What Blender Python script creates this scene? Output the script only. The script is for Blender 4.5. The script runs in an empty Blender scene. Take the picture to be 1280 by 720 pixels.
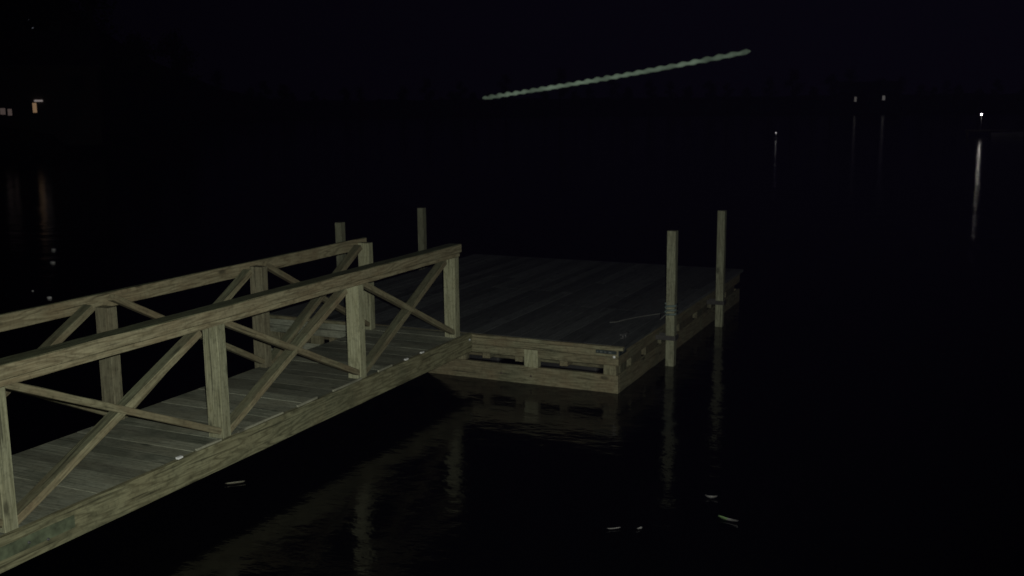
import bpy, bmesh, math, random
from mathutils import Vector, Matrix
random.seed(7)
C = bpy.context.scene
COL = C.collection
R = math.radians

# ------------------------------------------------------------------ camera
cam = bpy.data.cameras.new('camera')
cam.sensor_width = 36.0
cam.lens = 36.0 * 1289.2 / 1280.0
cam.clip_start = 0.05
cam.clip_end = 3000
cam.dof.use_dof = True
cam.dof.focus_distance = 4.0
cam.dof.aperture_fstop = 6.2
co = bpy.data.objects.new('camera', cam)
COL.objects.link(co)
YAW, PITCH, ROLL = -0.4364, 0.1734, -0.0096
CAM = Vector((3.1272, -9.2161, 2.2892))
fw = Vector((math.sin(YAW)*math.cos(PITCH), math.cos(YAW)*math.cos(PITCH), -math.sin(PITCH)))
rt0 = Vector((math.cos(YAW), -math.sin(YAW), 0))
up0 = rt0.cross(fw)
rt = math.cos(ROLL)*rt0 + math.sin(ROLL)*up0
upv = -math.sin(ROLL)*rt0 + math.cos(ROLL)*up0
M4 = Matrix((rt, upv, -fw)).transposed().to_4x4()
M4.translation = CAM
co.matrix_world = M4
C.camera = co

# ------------------------------------------------------------------ night sky
w = bpy.data.worlds.new('World')
C.world = w
w.use_nodes = True
wn = w.node_tree
bg = wn.nodes['Background']
bg.inputs['Color'].default_value = (0.48, 0.30, 1.0, 1)
bg.inputs['Strength'].default_value = 0.0013

# ------------------------------------------------------------------ the hand-held torch beside the photographer
ld = bpy.data.lights.new('torch', 'SPOT')
ld.energy = 1230
ld.color = (0.97, 1.0, 0.86)
ld.shadow_soft_size = 0.012
ld.spot_size = R(84)
ld.spot_blend = 1.0
lo = bpy.data.objects.new('torch', ld)
COL.objects.link(lo)
ML = M4.copy()
ML.translation = CAM + rt*0.05 + upv*0.06
ML = ML @ Matrix.Rotation(R(3), 4, 'Y') @ Matrix.Rotation(R(-1), 4, 'X')
lo.matrix_world = ML

C.view_settings.view_transform = 'Standard'
C.view_settings.look = 'None'
C.view_settings.exposure = 0
C.view_settings.gamma = 1
C.view_settings.use_curve_mapping = False

WATER = -0.462

# ------------------------------------------------------------------ materials
def newmat(name):
    m = bpy.data.materials.new(name)
    m.use_nodes = True
    nt = m.node_tree
    return m, nt, nt.nodes['Principled BSDF']

def N(nt, t, **kw):
    n = nt.nodes.new(t)
    for k, v in kw.items():
        if k in n.inputs: n.inputs[k].default_value = v
        else: setattr(n, k, v)
    return n

def ramp(nt, fac, stops):
    r = nt.nodes.new('ShaderNodeValToRGB')
    e = r.color_ramp.elements
    while len(e) > 2: e.remove(e[-1])
    for i, (p, c) in enumerate(stops):
        if i < 2: e[i].position = p; el = e[i]
        else: el = e.new(p)
        el.color = (*c, 1) if len(c) == 3 else c
    nt.links.new(fac, r.inputs[0])
    return r.outputs[0]

def mixc(nt, a, b, fac, blend='MIX'):
    m = nt.nodes.new('ShaderNodeMix'); m.data_type = 'RGBA'; m.blend_type = blend
    if hasattr(fac, 'links'): nt.links.new(fac, m.inputs[0])
    else: m.inputs[0].default_value = fac
    for s, v in ((6, a), (7, b)):
        if hasattr(v, 'links'): nt.links.new(v, m.inputs[s])
        else: m.inputs[s].default_value = (*v, 1)
    return m.outputs[2]

def wood(name, light, dark, brown, grain=1.0, rough=0.82, stain=0.35, algae=0.0, top=None):
    """weathered pressure treated timber; the grain runs along local X, attribute rnd varies it per board"""
    m, nt, b = newmat(name)
    tc = N(nt, 'ShaderNodeTexCoord')
    at = N(nt, 'ShaderNodeAttribute'); at.attribute_name = 'rnd'
    oi = N(nt, 'ShaderNodeObjectInfo')
    sm = N(nt, 'ShaderNodeMath', operation='ADD')
    nt.links.new(at.outputs['Fac'], sm.inputs[0]); nt.links.new(oi.outputs['Random'], sm.inputs[1])
    off = N(nt, 'ShaderNodeVectorMath', operation='SCALE'); off.inputs[0].default_value = (13.1, 7.7, 5.3)
    nt.links.new(sm.outputs[0], off.inputs['Scale'])
    add = N(nt, 'ShaderNodeVectorMath', operation='ADD')
    nt.links.new(tc.outputs['Object'], add.inputs[0]); nt.links.new(off.outputs[0], add.inputs[1])
    P = add.outputs[0]
    mp = N(nt, 'ShaderNodeMapping'); mp.inputs['Scale'].default_value = (0.9, 7, 7)
    nt.links.new(P, mp.inputs[0])
    # cathedral grain: contour rings of a stretched noise
    n1 = N(nt, 'ShaderNodeTexNoise', Scale=1.0, Detail=3.0, Roughness=0.5)
    nt.links.new(mp.outputs[0], n1.inputs['Vector'])
    mul = N(nt, 'ShaderNodeMath', operation='MULTIPLY'); mul.inputs[1].default_value = 11
    nt.links.new(n1.outputs['Fac'], mul.inputs[0])
    fr = N(nt, 'ShaderNodeMath', operation='FRACT'); nt.links.new(mul.outputs[0], fr.inputs[0])
    rings = ramp(nt, fr.outputs[0], [(0.0, (0.2,)*3), (0.35, (0.92,)*3), (0.65, (1,)*3), (1.0, (0.3,)*3)])
    # fine fibres
    mp2 = N(nt, 'ShaderNodeMapping'); mp2.inputs['Scale'].default_value = (5, 110, 110)
    nt.links.new(P, mp2.inputs[0])
    n2 = N(nt, 'ShaderNodeTexNoise', Scale=1.0, Detail=4.0, Roughness=0.65)
    nt.links.new(mp2.outputs[0], n2.inputs['Vector'])
    fib = ramp(nt, n2.outputs['Fac'], [(0.32, (0.4,)*3), (0.62, (1.05,)*3)])
    # blotches and stains
    n3 = N(nt, 'ShaderNodeTexNoise', Scale=3.2, Detail=5.0, Roughness=0.6)
    nt.links.new(P, n3.inputs['Vector'])
    blot = ramp(nt, n3.outputs['Fac'], [(0.35, (0,)*3), (0.68, (1,)*3)])
    n4 = N(nt, 'ShaderNodeTexNoise', Scale=38.0, Detail=3.0)
    nt.links.new(P, n4.inputs['Vector'])
    speck = ramp(nt, n4.outputs['Fac'], [(0.3, (0.55,)*3), (0.5, (1,)*3)])
    c = mixc(nt, dark, light, rings)
    c = mixc(nt, light, c, grain)
    c = mixc(nt, c, brown, blot)
    # brown only partly
    c2 = mixc(nt, mixc(nt, mixc(nt, dark, light, rings), light, 1-grain), c, stain)
    c2 = mixc(nt, c2, fib, 0.62, 'MULTIPLY')
    c2 = mixc(nt, c2, speck, 0.55, 'MULTIPLY')
    # drying checks: thin dark cracks along the board
    mpc = N(nt, 'ShaderNodeMapping'); mpc.inputs['Scale'].default_value = (1.6, 42, 42)
    nt.links.new(P, mpc.inputs[0])
    nc = N(nt, 'ShaderNodeTexNoise', Scale=1.0, Detail=1.0); nt.links.new(mpc.outputs[0], nc.inputs['Vector'])
    ck = ramp(nt, nc.outputs['Fac'], [(0.27, (0.3,)*3), (0.33, (1,)*3)])
    c2 = mixc(nt, c2, ck, 0.8, 'MULTIPLY')
    # knots
    mpk = N(nt, 'ShaderNodeMapping'); mpk.inputs['Scale'].default_value = (2.1, 5.5, 5.5)
    nt.links.new(P, mpk.inputs[0])
    vo = N(nt, 'ShaderNodeTexVoronoi', Scale=1.0); nt.links.new(mpk.outputs[0], vo.inputs['Vector'])
    kn = ramp(nt, vo.outputs['Distance'], [(0.06, (0.28,)*3), (0.13, (1,)*3)])
    c2 = mixc(nt, c2, kn, 0.8, 'MULTIPLY')
    # board to board tone
    tone = ramp(nt, at.outputs['Fac'], [(0.0, (0.55,)*3), (1.0, (1.12,)*3)])
    c2 = mixc(nt, c2, tone, 1.0, 'MULTIPLY')
    if algae:
        n5 = N(nt, 'ShaderNodeTexNoise', Scale=1.3, Detail=6.0, Roughness=0.7)
        nt.links.new(P, n5.inputs['Vector'])
        al = ramp(nt, n5.outputs['Fac'], [(0.5, (0,)*3), (0.62, (algae,)*3)])
        c2 = mixc(nt, c2, (0.035, 0.055, 0.04), al)
    if top:
        # the side that lies uppermost collects grime and algae
        sx = N(nt, 'ShaderNodeSeparateXYZ'); nt.links.new(tc.outputs['Normal'], sx.inputs[0])
        tf = ramp(nt, sx.outputs['Z'], [(0.55, (0,)*3), (0.8, (1,)*3)])
        c2 = mixc(nt, c2, mixc(nt, c2, top, 1.0, 'MULTIPLY'), tf)
    nt.links.new(c2, b.inputs['Base Color'])
    b.inputs['Roughness'].default_value = rough
    b.inputs['Specular IOR Level'].default_value = 0.25
    bp = N(nt, 'ShaderNodeBump', Strength=0.5, Distance=0.004)
    nt.links.new(n2.outputs['Fac'], bp.inputs['Height'])
    nt.links.new(bp.outputs[0], b.inputs['Normal'])
    return m

W_POST  = wood('post_timber',  (0.42, 0.42, 0.29), (0.24, 0.24, 0.145), (0.34, 0.30, 0.18), 0.8, stain=0.3)
W_RAIL  = wood('rail_timber',  (0.37, 0.335, 0.22), (0.16, 0.135, 0.08), (0.25, 0.19, 0.115), 1.0, stain=0.6, top=(0.40, 0.50, 0.46))
W_BRACE = wood('brace_timber', (0.33, 0.31, 0.20), (0.17, 0.155, 0.095), (0.24, 0.17, 0.105), 0.9, stain=0.6, top=(0.55, 0.62, 0.62))
W_BRACE2 = wood('grey_post_timber', (0.29, 0.275, 0.19), (0.15, 0.14, 0.09), (0.21, 0.17, 0.11), 0.9, stain=0.5)
W_BEAM  = wood('beam_timber',  (0.33, 0.32, 0.20), (0.11, 0.105, 0.06), (0.23, 0.19, 0.11), 1.0, stain=0.35, algae=0.25)
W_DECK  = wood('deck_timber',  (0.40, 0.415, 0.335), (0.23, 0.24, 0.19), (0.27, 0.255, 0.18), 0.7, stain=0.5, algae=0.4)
W_DOCK  = wood('dock_deck_timber', (0.16, 0.17, 0.175), (0.085, 0.095, 0.095), (0.10, 0.11, 0.10), 0.7, stain=0.5, rough=0.7)
W_FASC  = wood('dock_timber',  (0.27, 0.26, 0.17), (0.12, 0.115, 0.07), (0.21, 0.15, 0.09), 1.0, stain=0.6, algae=0.2)
W_PILE  = wood('piling_timber', (0.30, 0.31, 0.22), (0.15, 0.15, 0.10), (0.19, 0.17, 0.12), 0.9, stain=0.4)
W_WORN  = wood('worn_timber',  (0.45, 0.45, 0.36), (0.33, 0.33, 0.25), (0.38, 0.35, 0.26), 0.5, stain=0.3)

def plain(name, col, rough=0.6, metal=0.0, emit=None, noise=0.25, scale=20):
    m, nt, b = newmat(name)
    tc = N(nt, 'ShaderNodeTexCoord')
    n = N(nt, 'ShaderNodeTexNoise', Scale=scale, Detail=4.0)
    nt.links.new(tc.outputs['Object'], n.inputs['Vector'])
    lo_ = tuple(max(0, c*(1-noise)) for c in col); hi = tuple(min(1, c*(1+noise)) for c in col)
    nt.links.new(ramp(nt, n.outputs['Fac'], [(0.3, lo_), (0.7, hi)]), b.inputs['Base Color'])
    b.inputs['Roughness'].default_value = rough
    b.inputs['Metallic'].default_value = metal
    if emit:
        b.inputs['Emission Color'].default_value = (*emit[0], 1)
        b.inputs['Emission Strength'].default_value = emit[1]
    return m

GALV = plain('galvanised_steel', (0.55, 0.56, 0.57), 0.45, 0.6, noise=0.35, scale=60)
PLATE = plain('dark_rubber', (0.02, 0.03, 0.032), 0.6)
MARK = plain('faded_print', (0.10, 0.115, 0.115), 0.7)
TAG = plain('pale_tag', (0.85, 0.85, 0.88), 0.6, noise=0.05)
TEAL = plain('teal_webbing', (0.13, 0.17, 0.165), 0.8)
DULL = plain('dull_steel', (.10, .10, .105), .7, .3)
ROPE = plain('grey_rope', (0.10, 0.10, 0.095), 0.9)
BLACKS = plain('blackened_steel', (.045, .042, .04), .8)
FLOATM = plain('black_float', (0.018, 0.018, 0.02), 0.6)
LEAF = plain('dry_leaf', (0.36, 0.34, 0.27), 0.7)
LEAFG = plain('greyish_leaf', (0.33, 0.32, 0.32), 0.7)
LEAFW = plain('fleck_white', (0.9, 0.88, 0.9), 0.5, noise=0.1)
GREEN = plain('green_tip', (0.17, 0.27, 0.12), 0.7)
BARK = plain('bark', (0.09, 0.07, 0.05), 0.9)
FOL = plain('foliage', (0.045, 0.06, 0.025), 0.8, scale=2)
HWALL = plain('painted_siding', (0.07, 0.058, 0.05), 0.8)
HROOF = plain('dark_shingles', (0.06, 0.055, 0.055), 0.9)
DARKGL = plain('dark_glass', (0.015, 0.015, 0.018), 0.7)
HULL = plain('white_hull', (0.75, 0.75, 0.73), 0.35, noise=0.08)

# water
def mk_water():
    m, nt, b = newmat('lake_water')
    b.inputs['Base Color'].default_value = (0.0012, 0.0014, 0.0018, 1)
    b.inputs['Roughness'].default_value = 0.10
    b.inputs['Specular IOR Level'].default_value = 0.27
    b.inputs['IOR'].default_value = 1.333
    tc = N(nt, 'ShaderNodeTexCoord')
    mp = N(nt, 'ShaderNodeMapping'); mp.inputs['Scale'].default_value = (1.0, 1.7, 1); mp.inputs['Rotation'].default_value = (0, 0, R(-20))
    nt.links.new(tc.outputs['Object'], mp.inputs[0])
    n1 = N(nt, 'ShaderNodeTexNoise', Scale=0.9, Detail=2.0, Roughness=0.5)
    n2 = N(nt, 'ShaderNodeTexNoise', Scale=5.0, Detail=3.0, Roughness=0.55)
    for n in (n1, n2): nt.links.new(mp.outputs[0], n.inputs['Vector'])
    b1 = N(nt, 'ShaderNodeBump', Strength=1.0, Distance=0.016)
    b2 = N(nt, 'ShaderNodeBump', Strength=1.0, Distance=0.0045)
    nt.links.new(n1.outputs['Fac'], b1.inputs['Height'])
    nt.links.new(n2.outputs['Fac'], b2.inputs['Height'])
    nt.links.new(b1.outputs[0], b2.inputs['Normal'])
    nt.links.new(b2.outputs[0], b.inputs['Normal'])
    return m
WATERM = mk_water()

def mk_ground():
    m, nt, b = newmat('grassy_earth')
    tc = N(nt, 'ShaderNodeTexCoord')
    n = N(nt, 'ShaderNodeTexNoise', Scale=3.0, Detail=8.0, Roughness=0.7)
    nt.links.new(tc.outputs['Object'], n.inputs['Vector'])
    nt.links.new(ramp(nt, n.outputs['Fac'], [(0.35, (0.03, 0.045, 0.018)), (0.55, (0.06, 0.07, 0.03)), (0.7, (0.10, 0.08, 0.05))]), b.inputs['Base Color'])
    b.inputs['Roughness'].default_value = 0.95
    bp = N(nt, 'ShaderNodeBump', Strength=0.8, Distance=0.05)
    nt.links.new(n.outputs['Fac'], bp.inputs['Height']); nt.links.new(bp.outputs[0], b.inputs['Normal'])
    return m
GROUND = mk_ground()

# ------------------------------------------------------------------ helpers
def tag(o, label=None, cat=None, group=None, kind=None):
    if label: o['label'] = label
    if cat: o['category'] = cat
    if group: o['group'] = group
    if kind: o['kind'] = kind
    return o

def empty(name, loc=(0, 0, 0), rz=0.0):
    o = bpy.data.objects.new(name, None)
    o.location = loc; o.rotation_euler = (0, 0, rz); o.empty_display_size = 0.2
    COL.objects.link(o)
    return o

def link(name, bm, mat, parent=None, smooth=False):
    me = bpy.data.meshes.new(name)
    bm.normal_update()
    bm.to_mesh(me); bm.free()
    mats = mat if isinstance(mat, (list, tuple)) else [mat]
    for m in mats: me.materials.append(m)
    if smooth:
        for p in me.polygons: p.use_smooth = True
    o = bpy.data.objects.new(name, me)
    COL.objects.link(o)
    if parent: o.parent = parent
    return o

def rnd_layer(bm):
    return bm.verts.layers.float.get('rnd') or bm.verts.layers.float.new('rnd')

def box(bm, x0, x1, y0, y1, z0, z1, bevel=0.0, rnd=0.5, mat=0, jit=0.0):
    L = rnd_layer(bm)
    t = bmesh.new()
    tl = t.verts.layers.float.new('rnd')
    bmesh.ops.create_cube(t, size=1)
    for v in t.verts:
        v.co = Vector((x0 + (v.co.x+.5)*(x1-x0), y0 + (v.co.y+.5)*(y1-y0), z0 + (v.co.z+.5)*(z1-z0)))
        if jit: v.co += Vector((random.uniform(-jit, jit), random.uniform(-jit, jit), random.uniform(-jit, jit)))
    if bevel:
        bmesh.ops.bevel(t, geom=t.edges[:], offset=bevel, segments=2, affect='EDGES', profile=0.6)
    vm = {}
    for v in t.verts:
        nv = bm.verts.new(v.co); nv[L] = rnd; vm[v] = nv
    for f in t.faces:
        nf = bm.faces.new([vm[v] for v in f.verts]); nf.material_index = mat
    t.free()

def tube(bm, pts, r, seg=8, mat=0, closed_ends=True):
    L = rnd_layer(bm)
    rs = r if isinstance(r, (list, tuple)) else [r]*len(pts)
    pts = [Vector(p) for p in pts]
    rings = []
    prev = None
    for i, p in enumerate(pts):
        d = (pts[min(i+1, len(pts)-1)] - pts[max(i-1, 0)]).normalized()
        a = prev if prev is not None else (Vector((0, 0, 1)) if abs(d.z) < .9 else Vector((1, 0, 0)))
        u = (a - a.dot(d)*d).normalized(); prev = u
        v = d.cross(u)
        ring = []
        for k in range(seg):
            an = 2*math.pi*k/seg
            nv = bm.verts.new(p + rs[i]*(math.cos(an)*u + math.sin(an)*v)); nv[L] = 0.5
            ring.append(nv)
        rings.append(ring)
    for A, B in zip(rings, rings[1:]):
        for k in range(seg):
            f = bm.faces.new((A[k], A[(k+1) % seg], B[(k+1) % seg], B[k])); f.material_index = mat; f.smooth = True
    if closed_ends:
        bm.faces.new(rings[0][::-1]).material_index = mat
        bm.faces.new(rings[-1]).material_index = mat

MATS = {}
def beam(name, a, b, wy, wz, mat, parent=None, up=(0, 0, 1), bevel=0.004, rnd=None, wear=0.0015):
    """a sawn timber from a to b (centre line); local X is its length so the grain follows it.
    wy = size across, wz = size along 'up'. Sub-divided along its length and very slightly bowed."""
    a, b = Vector(a), Vector(b)
    d = b - a; ln = d.length; x = d.normalized()
    z = Vector(up); z = (z - z.dot(x)*x).normalized(); y = z.cross(x)
    bm = bmesh.new(); L = rnd_layer(bm)
    n = max(2, int(ln/0.25))
    hy, hz = wy/2, wz/2; c = bevel
    prof = [(-hy+c, -hz), (hy-c, -hz), (hy, -hz+c), (hy, hz-c), (hy-c, hz), (-hy+c, hz), (-hy, hz-c), (-hy, -hz+c)]
    r = random.random() if rnd is None else rnd
    bow = random.uniform(-1, 1)*wear*1.5*min(ln, 3); ph = random.random()*6
    rings = []
    for i in range(n+1):
        t = i/n; s = math.sin(math.pi*t)*bow
        ring = []
        for k, (py, pz) in enumerate(prof):
            j = wear
            v = bm.verts.new((t*ln - ln/2, py + s + random.uniform(-j, j), pz + random.uniform(-j, j)))
            v[L] = r; ring.append(v)
        rings.append(ring)
    for A, B in zip(rings, rings[1:]):
        for k in range(8):
            bm.faces.new((A[k], B[k], B[(k+1) % 8], A[(k+1) % 8]))
    bm.faces.new(rings[0]); bm.faces.new(rings[-1][::-1])
    bmesh.ops.recalc_face_normals(bm, faces=bm.faces[:])
    o = link(name, bm, mat)
    m = Matrix((x, y, z)).transposed().to_4x4(); m.translation = (a+b)/2
    if parent is not None:
        o.parent = parent
        m = Matrix.Translation(-Vector(parent.location)) @ m
    o.matrix_local = m
    MATS[o.name] = m.copy()
    return o

def bolt(name, p, axis, r, parent, mat=GALV):
    """washer and domed head facing along axis; p in the parent's space"""
    bm = bmesh.new()
    a = Vector(axis).normalized()
    tube(bm, [Vector((0,0,0)), a*0.003, a*0.0031, a*0.010, a*0.014], [r, r, r*.6, r*.55, r*.25], 10)
    o = link(name, bm, mat, parent)
    o.location = p
    return o

# ------------------------------------------------------------------ the setting
def grid(name, x0, x1, y0, y1, nx, ny, zf, mat, kind='structure', pts=None):
    bm = bmesh.new()
    V = [[bm.verts.new((x0+(x1-x0)*i/nx, y0+(y1-y0)*j/ny, zf(x0+(x1-x0)*i/nx, y0+(y1-y0)*j/ny))) for i in range(nx+1)] for j in range(ny+1)]
    for j in range(ny):
        for i in range(nx):
            bm.faces.new((V[j][i], V[j][i+1], V[j+1][i+1], V[j+1][i]))
    o = link(name, bm, mat, smooth=True)
    tag(o, kind=kind)
    return o

bmw = bmesh.new()
vs = [bmw.verts.new(p) for p in ((-900, -9, 0), (900, -9, 0), (900, 1300, 0), (-900, 1300, 0))]
bmw.faces.new(vs)
wt = link('water', bmw, WATERM); wt.location = (0, 0, WATER); tag(wt, kind='structure')

# the near bank the photographer stands on
def bankz(x, y):
    t = min(1, max(0, (-8.15 - y)/0.5))
    z = -0.9 + t*0.83
    t2 = min(1, max(0, (-8.4 - y)/1.1))*min(1, max(0, (x+0.5)/1.5))
    return z + 0.72*t2 + 0.02*math.sin(x*3.1)*math.cos(y*2.3)
grid('near_bank', -60, 60, -60, -8.0, 240, 150, bankz, GROUND)

# far shore: a dark bank that comes close on the left and swings away to the right
def shore_r(az):           # distance of the water's edge in direction az (deg, left negative)
    t = (az + 50)/16.0
    t = min(1, max(0, t)); t = t*t*(3-2*t)
    return 64 + 225*t + 4*math.sin(az*0.31)
def far_pt(az, r, z): 
    a = R(az); return Vector((CAM.x + r*math.sin(a), CAM.y + r*math.cos(a), z))
def hill(az, s):
    left = min(1, max(0, (-38-az)/10.0))
    return WATER - 0.3 + 0.9*min(1, s/4) + (0.05+0.13*left)*max(0, s-4) + 0.3*math.sin(az*1.7+s*.1)*(s > 4)
bm = bmesh.new()
azs = [i*1.5 for i in range(-66, 45)]; ss = [0, 2, 4, 10, 20, 35, 60, 110, 220, 500]
V = [[bm.verts.new(far_pt(a, shore_r(a)+s, hill(a, min(s, 110)))) for s in ss] for a in azs]
for A, B in zip(V, V[1:]):
    for k in range(len(ss)-1): bm.faces.new((A[k], B[k], B[k+1], A[k+1]))
bmesh.ops.recalc_face_normals(bm, faces=bm.faces[:])
tag(link('far_shore', bm, GROUND, smooth=True), kind='structure')

# ------------------------------------------------------------------ gangway
AX = -1.69        # outer face of the right-hand posts
BX = -2.70        # outer (camera-side) face of the left-hand posts
PW, PD = 0.13, 0.088
ys = [-0.236, -1.974, -3.740, -5.53, -7.30]
HR = 0.95
gw = empty('gangway', (-2.2, -4.0, WATER))
tag(gw, 'long timber gangway with cross-braced handrails leading out to the floating dock', 'gangway')
G0 = Vector(gw.location)

# deck: boards laid across
bm = bmesh.new()
y = -8.25; 
while y < -0.02:
    wd = 0.138
    y1 = min(y+wd, -0.012)
    # local X along the board
    box(bm, -2.78, -1.675, y, y1, -0.036 + random.uniform(-.0012, .0012), random.uniform(-.0015, .0015), 0.0006, random.random())
    y += wd + 0.0025
dk = link('deck', bm, W_DECK, gw); dk.location = -G0

# side beams
sb = beam('side_beam', (-1.650, -8.25, -0.085), (-1.650, -0.004, -0.085), 0.042, 0.195, W_BEAM, gw, rnd=.7)
sb2 = beam('side_beam', (-2.803, -8.25, -0.112), (-2.803, -0.004, -0.112), 0.042, 0.195, W_BEAM, gw, rnd=.5)
for xx in (-2.25,):
    beam('joist', (xx, -8.2, -0.11), (xx, -0.06, -0.11), 0.042, 0.14, W_BEAM, gw)
for k in range(5):
    beam('cross_joist', (-2.78, -0.1-1.9*k, -0.16), (-1.675, -0.1-1.9*k, -0.16), 0.042, 0.04, W_BEAM, gw, rnd=.2)

for side, X in (('r', AX), ('l', BX)):
    xc = X - PW/2
    for k, py in enumerate(ys):
        p = beam('post', (xc, py+PD/2, -0.15), (xc, py+PD/2, HR-0.135 if side == 'r' else HR-(.035 if k < 2 else .085)), PD, PW, W_POST if side == 'r' or k == 0 else W_BRACE2, gw, up=(1, 0, 0), rnd=random.uniform(.4, 1))
    # handrail: a 4x4 with a cap plank on top
    if side == 'r':
        end = ys[0] + PD + 0.03
        hx = X - PW/2 + 0.012
        beam('handrail', (hx, -8.35, HR-0.049), (hx, end, HR-0.049), PW+0.012, 0.086, W_RAIL, gw, bevel=0.006, rnd=.75)
        beam('under_rail', (hx-0.004, -8.30, HR-0.1125), (hx-0.004, end-0.02, HR-0.1125), PW-0.004, 0.040, W_RAIL, gw, rnd=.95)
        top = HR-0.155
    else:
        # on this side the rail is a plank nailed to the outside of the posts
        beam('handrail', (X-PW-0.021, -8.35, HR-0.055), (X-PW-0.021, ys[0]+PD+.085, HR-0.055), 0.042, 0.115, W_RAIL, gw, bevel=0.005, rnd=.8)
        top = HR-0.055
    # braces, one long diagonal in each bay and a thinner one crossing it
    for k in range(len(ys)-1):
        yf, yn = ys[k], ys[k+1]+PD
        # main: from the foot of the near post up towards the head of the far post
        bx = xc + (.008 if side == 'r' else .034)
        a = Vector((bx, yn, 0.03)); b = Vector((bx, yf-0.14, top))
        beam('brace', a, b, 0.086, 0.052, W_BRACE, gw, up=(0, -1, 1), rnd=random.uniform(.5, 1))
        a2 = Vector((xc+.022, yn, top+.035)); b2 = Vector((xc+.022, yf, 0.055))
        beam('brace', a2, b2, 0.066, 0.047, W_BRACE, gw, up=(0, 1, 1), rnd=random.uniform(.4, .8))

# pale worn strips and tags along the arris of the side beam
def edge_piece(y0, y1, wd, mat, nm, z=0.0125, h=.017):
    bm = bmesh.new()
    box(bm, -(y1-y0)/2, (y1-y0)/2, -wd/2, wd/2, 0, h, 0.001, jit=.0015)
    o = link(nm, bm, mat, None)
    o.parent = sb
    W_ = Matrix.Translation(Vector((-1.658, (y0+y1)/2, z)) - G0) @ Matrix.Rotation(R(90)+random.uniform(-.01, .01), 4, 'Z')
    o.matrix_local = MATS[sb.name].inverted() @ W_
    return o
for y0, y1 in ((-3.62, -3.10), (-2.92, -2.66), (-2.44, -2.02), (-4.05, -3.80), (-1.75, -1.52)):
    edge_piece(y0, y1, 0.014, W_WORN, 'worn_edge')
for yy in (-4.21, -1.27, -0.98):
    edge_piece(yy-.022, yy+.022, 0.024, TAG, 'tag', 0.0125, .013)
o = bolt('bolt', (0, 0, 0), (1, 0, 0), 0.016, None)
o.parent = sb; o.matrix_local = MATS[sb.name].inverted() @ Matrix.Translation(Vector((-1.6285, -0.06, -0.05)) - G0)

def onplane_x(px, py, X):
    d = fw + Vector(rt)*(px-640)/1289.2 - Vector(upv)*(py-360)/1289.2
    return CAM + d*((X-CAM.x)/d.x)
bm = bmesh.new(); rnd_layer(bm)
box(bm, -.55, .30, 0.0, 0.004, -.040, .036, 0.001)
sp = link('splice_plate', bm, plain('mossy_steel', (0.10, 0.12, 0.075), 0.9, noise=.55, scale=14), None)
sp.parent = sb
sp.matrix_local = MATS[sb.name].inverted() @ Matrix.Translation(Vector((-1.6275, -5.42, -0.075)) - G0) @ Matrix.Rotation(R(90), 4, 'Z') @ Matrix.Rotation(R(180), 4, 'X')
for px, py in ((36, 678), (60, 674)):
    q = onplane_x(px, py, -1.623)
    o = bolt('bolt', (0, 0, 0), (1, 0, 0), 0.009, None, DULL)
    o.parent = sb; o.matrix_local = MATS[sb.name].inverted() @ Matrix.Translation(q - G0)

# ------------------------------------------------------------------ floating dock
XL, XR, DY = -4.27, 0.0, 5.25
fd = empty('floating_dock', ((XL+XR)/2, DY/2, WATER))
tag(fd, 'wide rectangular timber floating dock at the end of the gangway', 'dock')
F0 = Vector(fd.location)
bm = bmesh.new()
# boards run away from the camera; local X of the mesh is the world Y
x = -XR
while x < -XL - 0.02:
    x1 = min(x+0.138, -XL)
    # each row in two lengths
    cut = random.choice((1.8, 2.6, 3.4)) 
    zt = random.uniform(-.0015, .0015)
    box(bm, 0.046, cut-.002, x, x1, -0.036, zt, 0.001, random.random())
    box(bm, cut+.002, DY, x, x1, -0.036, zt, 0.001, random.random())
    x += 0.141
dd = link('deck', bm, W_DOCK, fd)
dd.matrix_local = Matrix.Translation(-F0) @ Matrix.Rotation(R(90), 4, 'Z')
IN = 0.045
xr = XR - IN; xl = XL + IN
# front: edge strip, two fascia planks, blocks, waterline beam
beam('edge_strip', (XL, 0.022, -0.018), (XR, 0.022, -0.018), 0.042, 0.035, W_FASC, fd, rnd=1.0)
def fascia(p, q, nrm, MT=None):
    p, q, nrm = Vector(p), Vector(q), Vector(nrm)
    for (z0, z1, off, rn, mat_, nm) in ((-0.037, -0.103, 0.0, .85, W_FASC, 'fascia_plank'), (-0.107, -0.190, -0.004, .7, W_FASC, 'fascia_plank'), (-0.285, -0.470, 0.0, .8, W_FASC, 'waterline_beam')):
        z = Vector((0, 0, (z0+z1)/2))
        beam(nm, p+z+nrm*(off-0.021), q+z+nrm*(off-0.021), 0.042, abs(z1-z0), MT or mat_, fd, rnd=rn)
fascia((-2.25, 0, 0), (xr, 0, 0), (0, -1, 0))
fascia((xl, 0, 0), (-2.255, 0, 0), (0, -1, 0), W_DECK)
fascia((xr, 0.046, 0), (xr, DY, 0), (1, 0, 0))
fascia((xl, DY, 0), (xl, 0.046, 0), (-1, 0, 0))
fascia((xr-.046, DY-.0, 0), (xl+.046, DY-.0, 0), (0, 1, 0))
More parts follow.
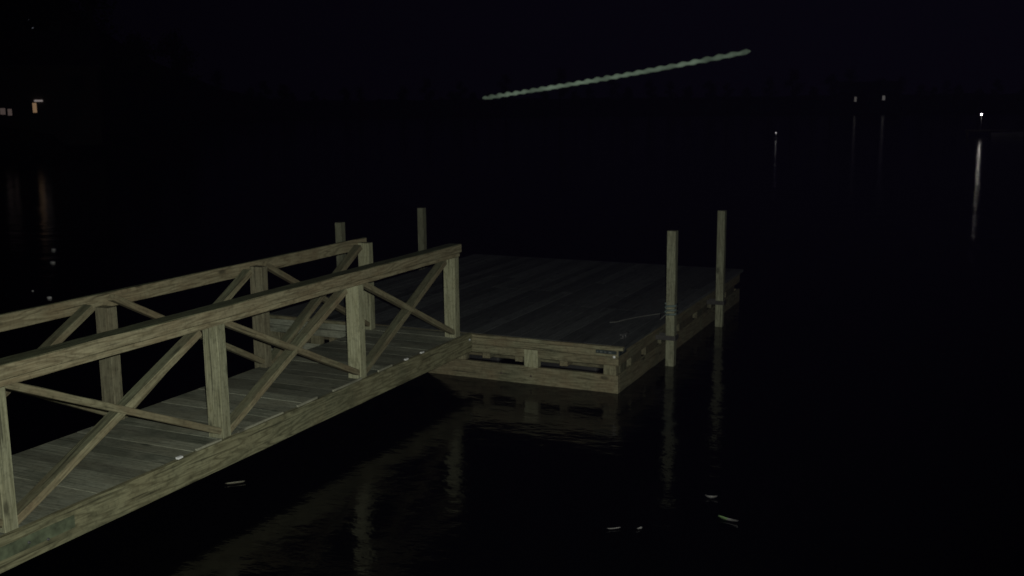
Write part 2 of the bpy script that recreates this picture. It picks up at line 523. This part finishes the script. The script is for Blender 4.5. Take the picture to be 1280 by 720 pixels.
# blocks in the gap along the front (x centre, width, set-back)
for bx_, bw, sb_ in ((-0.137, .13, .006), (-0.97, .15, -.006), (-1.78, .12, .02), (-2.9, .13, .01), (-3.6, .13, .01), (-4.15, .13, .006)):
    beam('block', (bx_, 0.045+sb_, -0.288), (bx_, 0.045+sb_, -0.108), 0.085 if sb_ > -.001 else 0.085, bw, W_FASC if sb_ > 0 else W_POST, fd, up=(1, 0, 0), rnd=.9)
for by_, bw in ((0.22, .2), (0.62, .34), (1.15, .42), (1.75, .5), (2.5, .6), (3.25, .5), (4.0, .6), (4.75, .5)):
    beam('block', (xr-.066, by_, -0.286), (xr-.066, by_, -0.188), 0.09, bw, W_FASC, fd, up=(0, 1, 0), rnd=.1)
    beam('block', (xl+.05, by_, -0.286), (xl+.05, by_, -0.188), 0.09, bw, W_FASC, fd, up=(0, 1, 0), rnd=.9)
# joists under the deck and the black floats between them
for jx in (-0.64, -1.13, -1.50, -2.2, -2.8, -3.4, -3.9):
    beam('joist', (jx, 0.06, -0.150), (jx, DY-.06, -0.150), 0.085, 0.215, W_FASC, fd, rnd=.9)
beam('cross_beam', (xl+.05, 0.62, -0.335), (xr-.05, 0.62, -0.335), 0.042, 0.10, W_FASC, fd, rnd=.4)
for fx in (-0.95, -2.1, -3.3):
    for fy in (1.5, 3.9):
        bm = bmesh.new()
        box(bm, -.42, .42, -.75, .75, -.20, .14, 0.04)
        o = link('float', bm, FLOATM, fd, smooth=True); o.location = Vector((fx, fy, -.46)) - F0

# dark corner bumper strip, wraps the corner; a few worn marks on it
bm = bmesh.new()
box(bm, -0.275, -0.062, -0.007, -0.0012, -0.073, -0.040, 0.0015)
pl = link('corner_plate', bm, PLATE, fd); pl.location = -F0
for (a_, b_, h_) in ((-.262, -.248, .012), (-.232, -.205, .016), (-.19, -.165, .010), (-.142, -.112, .016)):
    bm = bmesh.new()
    box(bm, a_, b_, -0.0085, -0.0066, -.058-h_/2, -.058+h_/2, 0)
    mk = link('worn_mark', bm, MARK, pl)
bm = bmesh.new()
box(bm, xr+.001, xr+.008, 0.0, 0.22, -0.090, -0.040, 0.0015)
o = link('corner_plate', bm, PLATE, fd); o.location = -F0
bm = bmesh.new()
box(bm, xr+.0078, xr+.0095, 0.09, 0.15, -0.072, -0.056, 0)
link('worn_mark', bm, MARK, o)
bolt('bolt', Vector((-0.088, -0.001, -0.100)) - F0, (0, -1, 0), 0.014, fd, TAG)
for bx_ in (-.97, -1.3, -2.2, -3.0):
    bolt('bolt', Vector((bx_, -0.001, -0.38)) - F0, (0, -1, 0), 0.012, fd, plain('rusty_bolt', (.08, .06, .05), .7) if bx_ == -.97 else bpy.data.materials['rusty_bolt'])
# cleat near the corner
bm = bmesh.new()
tube(bm, [(-.085, 0, .045), (-.05, 0, .038), (0, 0, .036), (.05, 0, .038), (.085, 0, .045)], [.005, .009, .010, .009, .005], 8)
tube(bm, [(-.028, 0, 0.002), (-.026, 0, .036)], [.012, .008], 8)
tube(bm, [(.028, 0, 0.002), (.026, 0, .036)], [.012, .008], 8)
box(bm, -.05, .05, -.018, .018, 0.001, .006, .001)
o = link('cleat', bm, DULL, fd, smooth=True); o.location = Vector((-0.13, 0.42, 0.0)) - F0; o.rotation_euler = (0, 0, R(80))

# pilings and the steel hoops that hold the dock to them
PX = 0.105
piles = [((PX, 1.28), 0.995, 'timber piling with a teal strap, nearer of two on the right dock edge', 1),
         ((PX, 3.45), 1.005, 'timber piling without a strap, farther of two on the right dock edge', 0),
         ((-4.37, 1.70), 0.87, 'timber piling seen just above the left handrail end, left side of the dock', 0),
         ((-4.37, 3.78), 0.865, 'timber piling beyond the right handrail, far left side of the dock', 0)]
for (px, py), zt, lab, first in piles:
    o = beam('piling', (px, py, -2.3), (px, py, zt), 0.094, 0.094, W_PILE, None, up=(1, 0, 0), rnd=random.uniform(.5, .9))
    tag(o, lab, 'piling', 'square pilings holding the floating dock')
    # bracket
    s = 1 if px > -2 else -1
    edge = xr if s > 0 else xl
    bm = bmesh.new()
    g = 0.058
    for yy in (py-g-.008, py+g):
        box(bm, min(edge, px+s*g), max(edge, px+s*g), yy, yy+.008, -0.175, -0.125, .001)
    box(bm, min(px+s*g, px+s*(g+.008)), max(px+s*g, px+s*(g+.008)), py-g-.008, py+g+.008, -0.175, -0.125, .001)
    b_ = link('piling_hoop', bm, BLACKS, fd); b_.location = -F0
st = empty('strap', (PX, 1.28, 0.10))
tag(st, 'teal webbing strap wrapped round the nearer right-hand piling', 'strap')
bm = bmesh.new()
for k in range(3):
    z = k*0.045; g = .050
    tube(bm, [(-g, -g, z), (g, -g, z+.008), (g, g, z+.012), (-g, g, z+.02), (-g, -g, z+.03)], .012, 6)
link('wrap', bm, TEAL, st, smooth=True)
# mooring line lying on the deck from the strap
bm = bmesh.new()
def ondeck(px, py, z=.009):
    d = fw + rt*(px-640)/1289.2 - upv*(py-360)/1289.2
    return CAM + d*((z-CAM.z)/d.z)
P = [Vector((PX-.06, 1.28, .09)), Vector((-.02, 1.28, .03))] + [ondeck(px, py) for px, py in ((826, 392), (812, 394), (796, 396.5), (782, 399.5), (770, 402.5), (762, 403))]
tube(bm, P, .006, 6)
tag(link('mooring_line', bm, ROPE, None, smooth=True), 'thin grey mooring line lying across the dock boards from the strapped piling', 'rope')

# ------------------------------------------------------------------ solid beaded strand added as the light trail of a flying insect
def ray(px, py, dist):
    d = fw + rt*(px-640)/1289.2 - upv*(py-360)/1289.2
    return CAM + d.normalized()*dist
A, B = ray(603, 123, 2.0), ray(938, 64, 2.0)
K3 = 2.0/6.0
bm = bmesh.new(); pts = []; rs = []
d = (B-A); n = 400; side = Vector((0, 0, 1))
for i in range(n+1):
    t = i/n
    ph = 2*math.pi*(33*t - 6.5*t*t)
    amp = 0.0016*K3
    taper = min(1, t/.012)*min(1, (1-t)/.012)
    bow = -0.010*K3*math.sin(math.pi*t)
    pts.append(A + d*t + side*(amp*math.sin(ph)+bow))
    rs.append(K3*(0.0118 + 0.0028*t + (0.0026+.0009*math.sin(t*17))*math.sin(ph+.8) + .0008*math.sin(t*31))*(0.35+.65*taper))
tube(bm, pts, rs, 12)
SM = plain('light_trail_strand', (0.0095, 0.0125, 0.0103), 1.0, noise=0.5, scale=22)
SM.node_tree.nodes['Principled BSDF'].inputs['Specular IOR Level'].default_value = 0.0
tag(link('light_streak', bm, SM, None, smooth=True), 'thin beaded strand standing in for an insect light trail, slanting upward above the dock', 'light streak')

# ------------------------------------------------------------------ floating flecks on the water
def fleck(name, p, ln, wd, rz, mat, label, cat, group=None, curl=.25, mat2=None):
    bm = bmesh.new(); n = 7; rows = []
    for i in range(n+1):
        t = i/n; hw = wd/2*max(.12, math.sin(math.pi*(0.08+.84*t))**.6)
        zz = curl*wd*(2*t-1)**2
        rows.append([bm.verts.new((ln*(t-.5), s*hw, zz + .2*abs(s)*wd*.4 + q)) for s in (-1, 0, 1) for q in (0,)] )
    for a_, b_ in zip(rows, rows[1:]):
        for k in range(2): 
            f = bm.faces.new((a_[k], b_[k], b_[k+1], a_[k+1]))
            if mat2 and rows.index(a_) < 3: f.material_index = 1
    bmesh.ops.solidify(bm, geom=bm.faces[:], thickness=0.003)
    o = link(name, bm, [mat, mat2] if mat2 else mat, smooth=True)
    o.location = (p[0], p[1], WATER+.005); o.rotation_euler = (0, 0, rz)
    tag(o, label, cat, group)
    return o
g = 'leaves floating on the dark water'
def onwater(px, py):
    d = fw + rt*(px-640)/1289.2 - upv*(py-360)/1289.2
    t = (WATER - CAM.z)/d.z
    return CAM + d*t
def fl(px, py, ln, wd, ang, mat, lab, mat2=None, name='leaf', cat='leaf', curl=.25):
    p = onwater(px, py)
    return fleck(name, p, ln, wd, ang, mat, lab, cat, g, curl, mat2)
fl(294, 605, .15, .05, R(20)+YAW*-1, LEAF, 'pale elongated leaf floating close beside the gangway', curl=.1)
fl(889, 623, .09, .055, R(15), LEAFG, 'short grey leaf floating at right, above the green-ended one')
fl(910, 651, .15, .05, R(-38)-YAW, LEAFG, 'grey leaf with a green end floating at lower right', GREEN)
fl(767, 662, .10, .025, R(35), LEAFG, 'thin dim leaf sliver at bottom centre, the longer of a close pair')
fl(799, 662, .05, .028, R(60), LEAFG, 'tiny dim leaf fleck at bottom centre, the shorter of a close pair')
def speck(px, py, r_, lab):  # flattened white lump resting on the water surface
    p = onwater(px, py)
    bm = bmesh.new(); bmesh.ops.create_icosphere(bm, subdivisions=2, radius=r_)
    for v in bm.verts:
        v.co = Vector((v.co.x*1.5, v.co.y*.9, v.co.z*.55)) * random.uniform(.85, 1.15)
    o = link('white_fleck', bm, LEAFW, smooth=True)
    o.location = (p.x, p.y, WATER+r_*.3); o.rotation_euler = (0, 0, random.uniform(-.5, .5)-YAW*-1)
    tag(o, lab, 'foam fleck', 'white flecks on the water at left')
speck(67, 313, .05, 'small white fleck on the water beyond the left handrail, topmost of a loose line')
speck(66, 329, .05, 'small white fleck on the water beyond the left handrail, just below the topmost one')
speck(62, 373, .04, 'small white fleck on the water just above the left handrail, lowest of a loose line')
speck(41, 364, .018, 'faint tiny fleck on the water, leftmost of the white flecks')

# ------------------------------------------------------------------ thin tinted volume added to lift the blacks
bm = bmesh.new(); box(bm, -700, 500, -60, 700, -3.5, 45)
hz_ = link('black_lift_veil', bm, plain('tmp_veil', (1, 1, 1)))
hm = bpy.data.materials.new('black_lift_volume'); hm.use_nodes = True
hn = hm.node_tree; hn.nodes.clear()
ho = hn.nodes.new('ShaderNodeOutputMaterial'); hv = hn.nodes.new('ShaderNodeVolumePrincipled')
hv.inputs['Color'].default_value = (0.48, 0.38, 1.0, 1)
hv.inputs['Density'].default_value = 0.00003
hn.links.new(hv.outputs[0], ho.inputs['Volume'])
hz_.data.materials.clear(); hz_.data.materials.append(hm)
tag(hz_, kind='stuff')

# ------------------------------------------------------------------ far things
def az_of(px, py=130):
    d = fw + rt*(px-640)/1289.2 - upv*(py-360)/1289.2
    return math.degrees(math.atan2(d.x, d.y)), d.z/math.hypot(d.x, d.y)
def at_px(px, py, r):
    a, s = az_of(px, py)
    return far_pt(a, r, CAM.z + s*r), a

def emat(name, col, s):
    m, nt, b = newmat(name)
    b.inputs['Base Color'].default_value = (*[c*.5 for c in col], 1)
    b.inputs['Emission Color'].default_value = (*col, 1)
    b.inputs['Emission Strength'].default_value = s
    return m
E_WARM = emat('warm_window', (1.0, 0.62, 0.34), 0.16)
E_DIM = emat('dim_window', (1.0, 0.75, 0.66), 0.05)
E_LAMP = emat('white_lamp', (1.0, 0.93, 0.86), 10)
E_PORCH = emat('porch_lamp', (1.0, 0.85, 0.8), 0.16)
E_SMALL = emat('small_lamp', (1.0, 0.97, 0.95), 0.5)
E_FAINT = emat('faint_glint', (0.8, 0.85, 1.0), 0.12)

def house(px, r, wd, dp, hh, label, wins, lamp=None, doorx=None):
    """wins: (u, z0, w, h, mat) on the wall facing the camera, u in metres right of centre, z above water"""
    p, a = at_px(px, 130, r)
    base = hill(a, max(0, r - shore_r(a)))
    root = empty('house', (p.x, p.y, base), -R(a))
    tag(root, label, 'house')
    bm = bmesh.new(); box(bm, -wd/2, wd/2, 0, dp, -1.0, hh)
    # gables
    t = [bm.verts.new(v) for v in ((-wd/2, 0.01, hh), (-wd/2, dp-.01, hh), (-wd/2, dp/2, hh+dp*.3), (wd/2, 0.01, hh), (wd/2, dp-.01, hh), (wd/2, dp/2, hh+dp*.3))]
    bm.faces.new((t[0], t[1], t[2])); bm.faces.new((t[3], t[5], t[4]))
    link('wall', bm, HWALL, root)
    bm = bmesh.new()
    ov = .5; k = .3*2
    for s in (0, 1):
        y0, y1 = (-ov, dp/2) if s == 0 else (dp+ov, dp/2)
        z0 = hh - ov*.6 + .06; z1 = hh + dp*.3 + .06
        q = [(-wd/2-ov, y0, z0), (wd/2+ov, y0, z0), (wd/2+ov, y1, z1), (-wd/2-ov, y1, z1)]
        lo_ = [bm.verts.new(v) for v in q]; hi = [bm.verts.new((v[0], v[1], v[2]+.14)) for v in q]
        bm.faces.new(lo_); bm.faces.new(hi)
        for i in range(4): bm.faces.new((lo_[i], lo_[(i+1) % 4], hi[(i+1) % 4], hi[i]))
    bmesh.ops.recalc_face_normals(bm, faces=bm.faces[:])
    rf = link('roof', bm, HROOF, root)
    bm = bmesh.new(); box(bm, wd*.22, wd*.22+.7, dp*.55, dp*.55+.7, hh, hh+dp*.3+.9); link('chimney', bm, HWALL, rf)
    for (u, z, ww, wh, m) in wins:
        z -= base
        bm = bmesh.new()
        for (x0, x1, z0, z1) in ((u-ww/2-.08, u-ww/2, z-wh/2-.08, z+wh/2+.08), (u+ww/2, u+ww/2+.08, z-wh/2-.08, z+wh/2+.08), (u-ww/2, u+ww/2, z+wh/2, z+wh/2+.08), (u-ww/2, u+ww/2, z-wh/2-.08, z-wh/2)):
            box(bm, x0, x1, -.06, -.003, z0, z1)
        fr = link('window', bm, HROOF, root)
        bm = bmesh.new(); box(bm, u-ww/2, u+ww/2, -.03, -.005, z-wh/2, z+wh/2)
        link('pane', bm, m, fr)
    bm = bmesh.new(); dx = doorx if doorx is not None else wd*.3
    box(bm, dx, dx+.95, -.05, -.003, 0.05, 2.1); link('door', bm, HROOF, root)
    return root, a, base

def u_at(px, px0, r): return (px-px0)*r/1289.2
rL = 74
h1 = house(30, rL, 9, 7, 4.2, 'dim lakeside house at the far left with a narrow warm lit window',
      [(u_at(40.5, 30, rL), CAM.z+(138.6-134)/1289.2*rL, .24, .62, E_WARM), (u_at(8, 30, rL), CAM.z+(138.9-138)/1289.2*rL, .3, .4, E_DIM), (u_at(15, 30, rL), CAM.z+(138.9-139)/1289.2*rL, .24, .42, E_DIM), (3.2, 4.1, .9, .9, DARKGL)], doorx=2.0)
# porch lamp on that house
def lamp_on(root, a, base, px, py, r, wd, hh, mat, nm='wall_lamp'):
    bm = bmesh.new()
    u = 0
    box(bm, -wd/2, wd/2, -.16, -.03, -hh/2, hh/2, .01)
    o = link(nm, bm, mat, root)
    p, _ = at_px(px, py, r)
    q = p - Vector(root.location)
    rz = -root.rotation_euler.z
    x = q.x*math.cos(rz) - q.y*math.sin(rz)
    z = q.z
    o.location = (x, 0, z)
    return o
lamp_on(h1[0], h1[1], h1[2], 48, 126, rL, .5, .12, E_PORCH)

rR = 300
h2 = house(1086, rR, 15, 8, 5.2, 'dim house on the far shore with two small faint lit windows',
      [(u_at(1071, 1086, rR), CAM.z+(129.5-124)/1289.2*rR, .6, 1.3, emat('pale_window_a', (1, .93, .85), .05)), (u_at(1102, 1086, rR), CAM.z+(129.2-122.5)/1289.2*rR, .7, 1.2, emat('pale_window_b', (1, .95, .9), .06)), (0.2, 2.2, 1.0, 1.0, DARKGL)])

# lamp post on a far jetty, with the long reflection
rj = 95
p, a = at_px(1227, 143, rj)
jt = empty('jetty', (p.x, p.y, WATER), -R(a)); tag(jt, 'small dark jetty under the brightest light on the far right', 'jetty')
bm = bmesh.new(); box(bm, -1.2, 4.5, .3, 2.0, .42, .50); link('deck', bm, W_FASC, jt)
for lx in (-1.0, 1.6, 4.3):
    for ly in (.4, 1.9):
        bm = bmesh.new(); tube(bm, [(lx, ly, -1.5), (lx, ly, .42)], .09, 8); link('leg', bm, BARK, jt)
lp = empty('lamp_post', (p.x, p.y, WATER)); lp.rotation_euler = (0, 0, -R(a)); tag(lp, 'lit white lamp on a short post at the far right, brightest point over the water', 'lamp post')
hz = p.z - WATER
bm = bmesh.new(); tube(bm, [(0, .5, .5), (0, .5, hz+.02)], .03, 8); tube(bm, [(0, .5, hz+.02), (0, 0.02, hz+.1)], .015, 6); link('pole', bm, GALV, lp)
bm = bmesh.new(); bmesh.ops.create_uvsphere(bm, u_segments=12, v_segments=8, radius=.075); o = link('bulb', bm, E_LAMP, lp, smooth=True); o.location = (0, 0, hz)
jl = bpy.data.lights.new('jetty_lamp_light', 'POINT'); jl.energy = 1.2; jl.color = (1, .93, .84); jl.shadow_soft_size = .09
jo = bpy.data.objects.new('jetty_lamp_light', jl); COL.objects.link(jo); jo.location = (p.x, p.y, p.z)
# skiff tied there
q, a2 = at_px(1261, 152, rj-1)
bt = empty('skiff', (q.x, q.y, WATER), -R(a2)-.3); tag(bt, 'small pale skiff barely lit beside the far right jetty lamp', 'boat')
bm = bmesh.new(); secs = []
for i in range(9):
    t = i/8; hw = .55*math.sin(math.pi*(.25+.75*t))**.6 if t < 1 else .02
    hw = max(.02, hw); zz = .32+.12*t*t
    secs.append([bm.verts.new(v) for v in ((t*2.4-1.2, -hw, zz), (t*2.4-1.2, -hw*.7, -.05), (t*2.4-1.2, hw*.7, -.05), (t*2.4-1.2, hw, zz))])
for A_, B_ in zip(secs, secs[1:]):
    for k in range(3): bm.faces.new((A_[k], A_[k+1], B_[k+1], B_[k]))
bm.faces.new(secs[0])
bmesh.ops.solidify(bm, geom=bm.faces[:], thickness=.03)
hl = link('hull', bm, HULL, bt)
for xx in (-.6, .3):
    bm = bmesh.new(); box(bm, xx, xx+.25, -.45, .45, .2, .23); link('seat', bm, HULL, bt)
bm = bmesh.new(); box(bm, -1.38, -1.2, -.14, .14, -.2, .5, .03); link('outboard_motor', bm, FLOATM, bt)

# small marker light on the water
q, a = at_px(970, 166, 88)
bu = empty('marker_buoy', (q.x, q.y, WATER)); tag(bu, 'tiny white marker light low on the water above the right pilings', 'buoy')
bm = bmesh.new(); hq = q.z - WATER
tube(bm, [(0, 0, -.1), (0, 0, .08), (0, 0, .14), (0, 0, .16), (0, 0, max(.2, hq-.05))], [.16, .16, .10, .03, .03], 12); link('body', bm, HULL, bu)
bm = bmesh.new(); bmesh.ops.create_uvsphere(bm, u_segments=10, v_segments=6, radius=.055); o = link('light', bm, E_SMALL, bu, smooth=True); o.location = (0, 0, hq)

# glowing balls added as glints of lit leaves up the wooded slope, top left
for (px, py, m, sz, lab) in ((36, 24, E_FAINT, .05, 'faint bluish added leaf glint high among the trees, topmost of three'),
                          (41, 35, E_FAINT, .045, 'faint added leaf glint high among the trees, middle and rightmost of three'),
                          (28, 45, E_FAINT, .06, 'faint added leaf glint high among the trees, lowest and leftmost of three')):
    q, a = at_px(px, py, 84)
    base = hill(a, 84 - shore_r(a))
    e = empty('leaf_glint', (q.x, q.y, base)); tag(e, lab, 'garden light', 'added leaf glints on the wooded slope')
    bm = bmesh.new(); tube(bm, [(0, 0, -.2), (0, 0, q.z-base)], .03, 6); link('pole', bm, BARK, e)
    bm = bmesh.new(); bmesh.ops.create_icosphere(bm, subdivisions=2, radius=sz); o = link('bulb', bm, m, e); o.location = (0, 0, q.z-base)

# trees: tapered trunk with limbs and leaf clumps
def make_tree(h, spread, nleaf, seed):
    rg = random.Random(seed)
    bm = bmesh.new()
    tube(bm, [(0, 0, -.5), (0.1, 0, h*.25), (-.05, .1, h*.55), (0.1, 0, h*.9)], [h*.028, h*.02, h*.012, h*.003], 8)
    tips = []
    for k in range(11):
        z = h*(.28+.6*k/11); an = rg.uniform(0, 6.28); ln = spread*(1-.6*k/11)*rg.uniform(.6, 1)
        e = Vector((math.cos(an)*ln, math.sin(an)*ln, z+ln*.45))
        tube(bm, [(0, 0, z), e*.5+Vector((0, 0, z*.5-.0)), e], [h*.009, h*.006, h*.002], 5)
        tips.append(e); tips.append(Vector((e.x*.55, e.y*.55, z+ln*.3)))
    tips.append(Vector((0, 0, h*.93)))
    trunk = bm
    cb = bmesh.new()
    for k in range(nleaf):
        c = tips[rg.randrange(len(tips))]
        rr = spread*.34
        p = c + Vector((rg.gauss(0, 1), rg.gauss(0, 1), rg.gauss(0, .7)))*rr*.55
        s = rg.uniform(.10, .24)
        u = Vector((rg.uniform(-1, 1), rg.uniform(-1, 1), rg.uniform(-1, 1))).normalized()
        v = u.orthogonal().normalized()
        q = [cb.verts.new(p + u*s), cb.verts.new(p + v*s*.6), cb.verts.new(p - u*s), cb.verts.new(p - v*s*.6)]
        cb.faces.new(q)
    return trunk, cb
protos = []
for i, (h, sp, lab) in enumerate(((13, 3.6, 0), (16, 4.2, 0), (10, 3.2, 0))):
    t, c = make_tree(h, sp, 2600, 30+i)
    mt = bpy.data.meshes.new('trunk'); t.to_mesh(mt); t.free(); mt.materials.append(BARK)
    mc = bpy.data.meshes.new('crown'); c.to_mesh(mc); c.free(); mc.materials.append(FOL)
    protos.append((mt, mc))
rg = random.Random(5)
a_ = -58.0; k = 0
while a_ < 8:
    off = rg.uniform(7, 24)
    r = shore_r(a_) + off
    p = far_pt(a_, r, hill(a_, off))
    mt, mc = protos[k % 3]
    e = empty('tree', p, rg.uniform(0, 6.28)); s = rg.uniform(.75, 1.2) if a_ < -42 else rg.uniform(.45, .8)
    e.scale = (s, s, s)
    tag(e, 'dark leafy tree on the unlit far shore, hardly visible against the night sky', 'tree', 'dark trees along the far shore')
    for nm, me in (('trunk', mt), ('crown', mc)):
        o = bpy.data.objects.new(nm, me); COL.objects.link(o); o.parent = e
    k += 1
    a_ += rg.uniform(.9, 2.2) if a_ < -42 else rg.uniform(.5, 1.3)
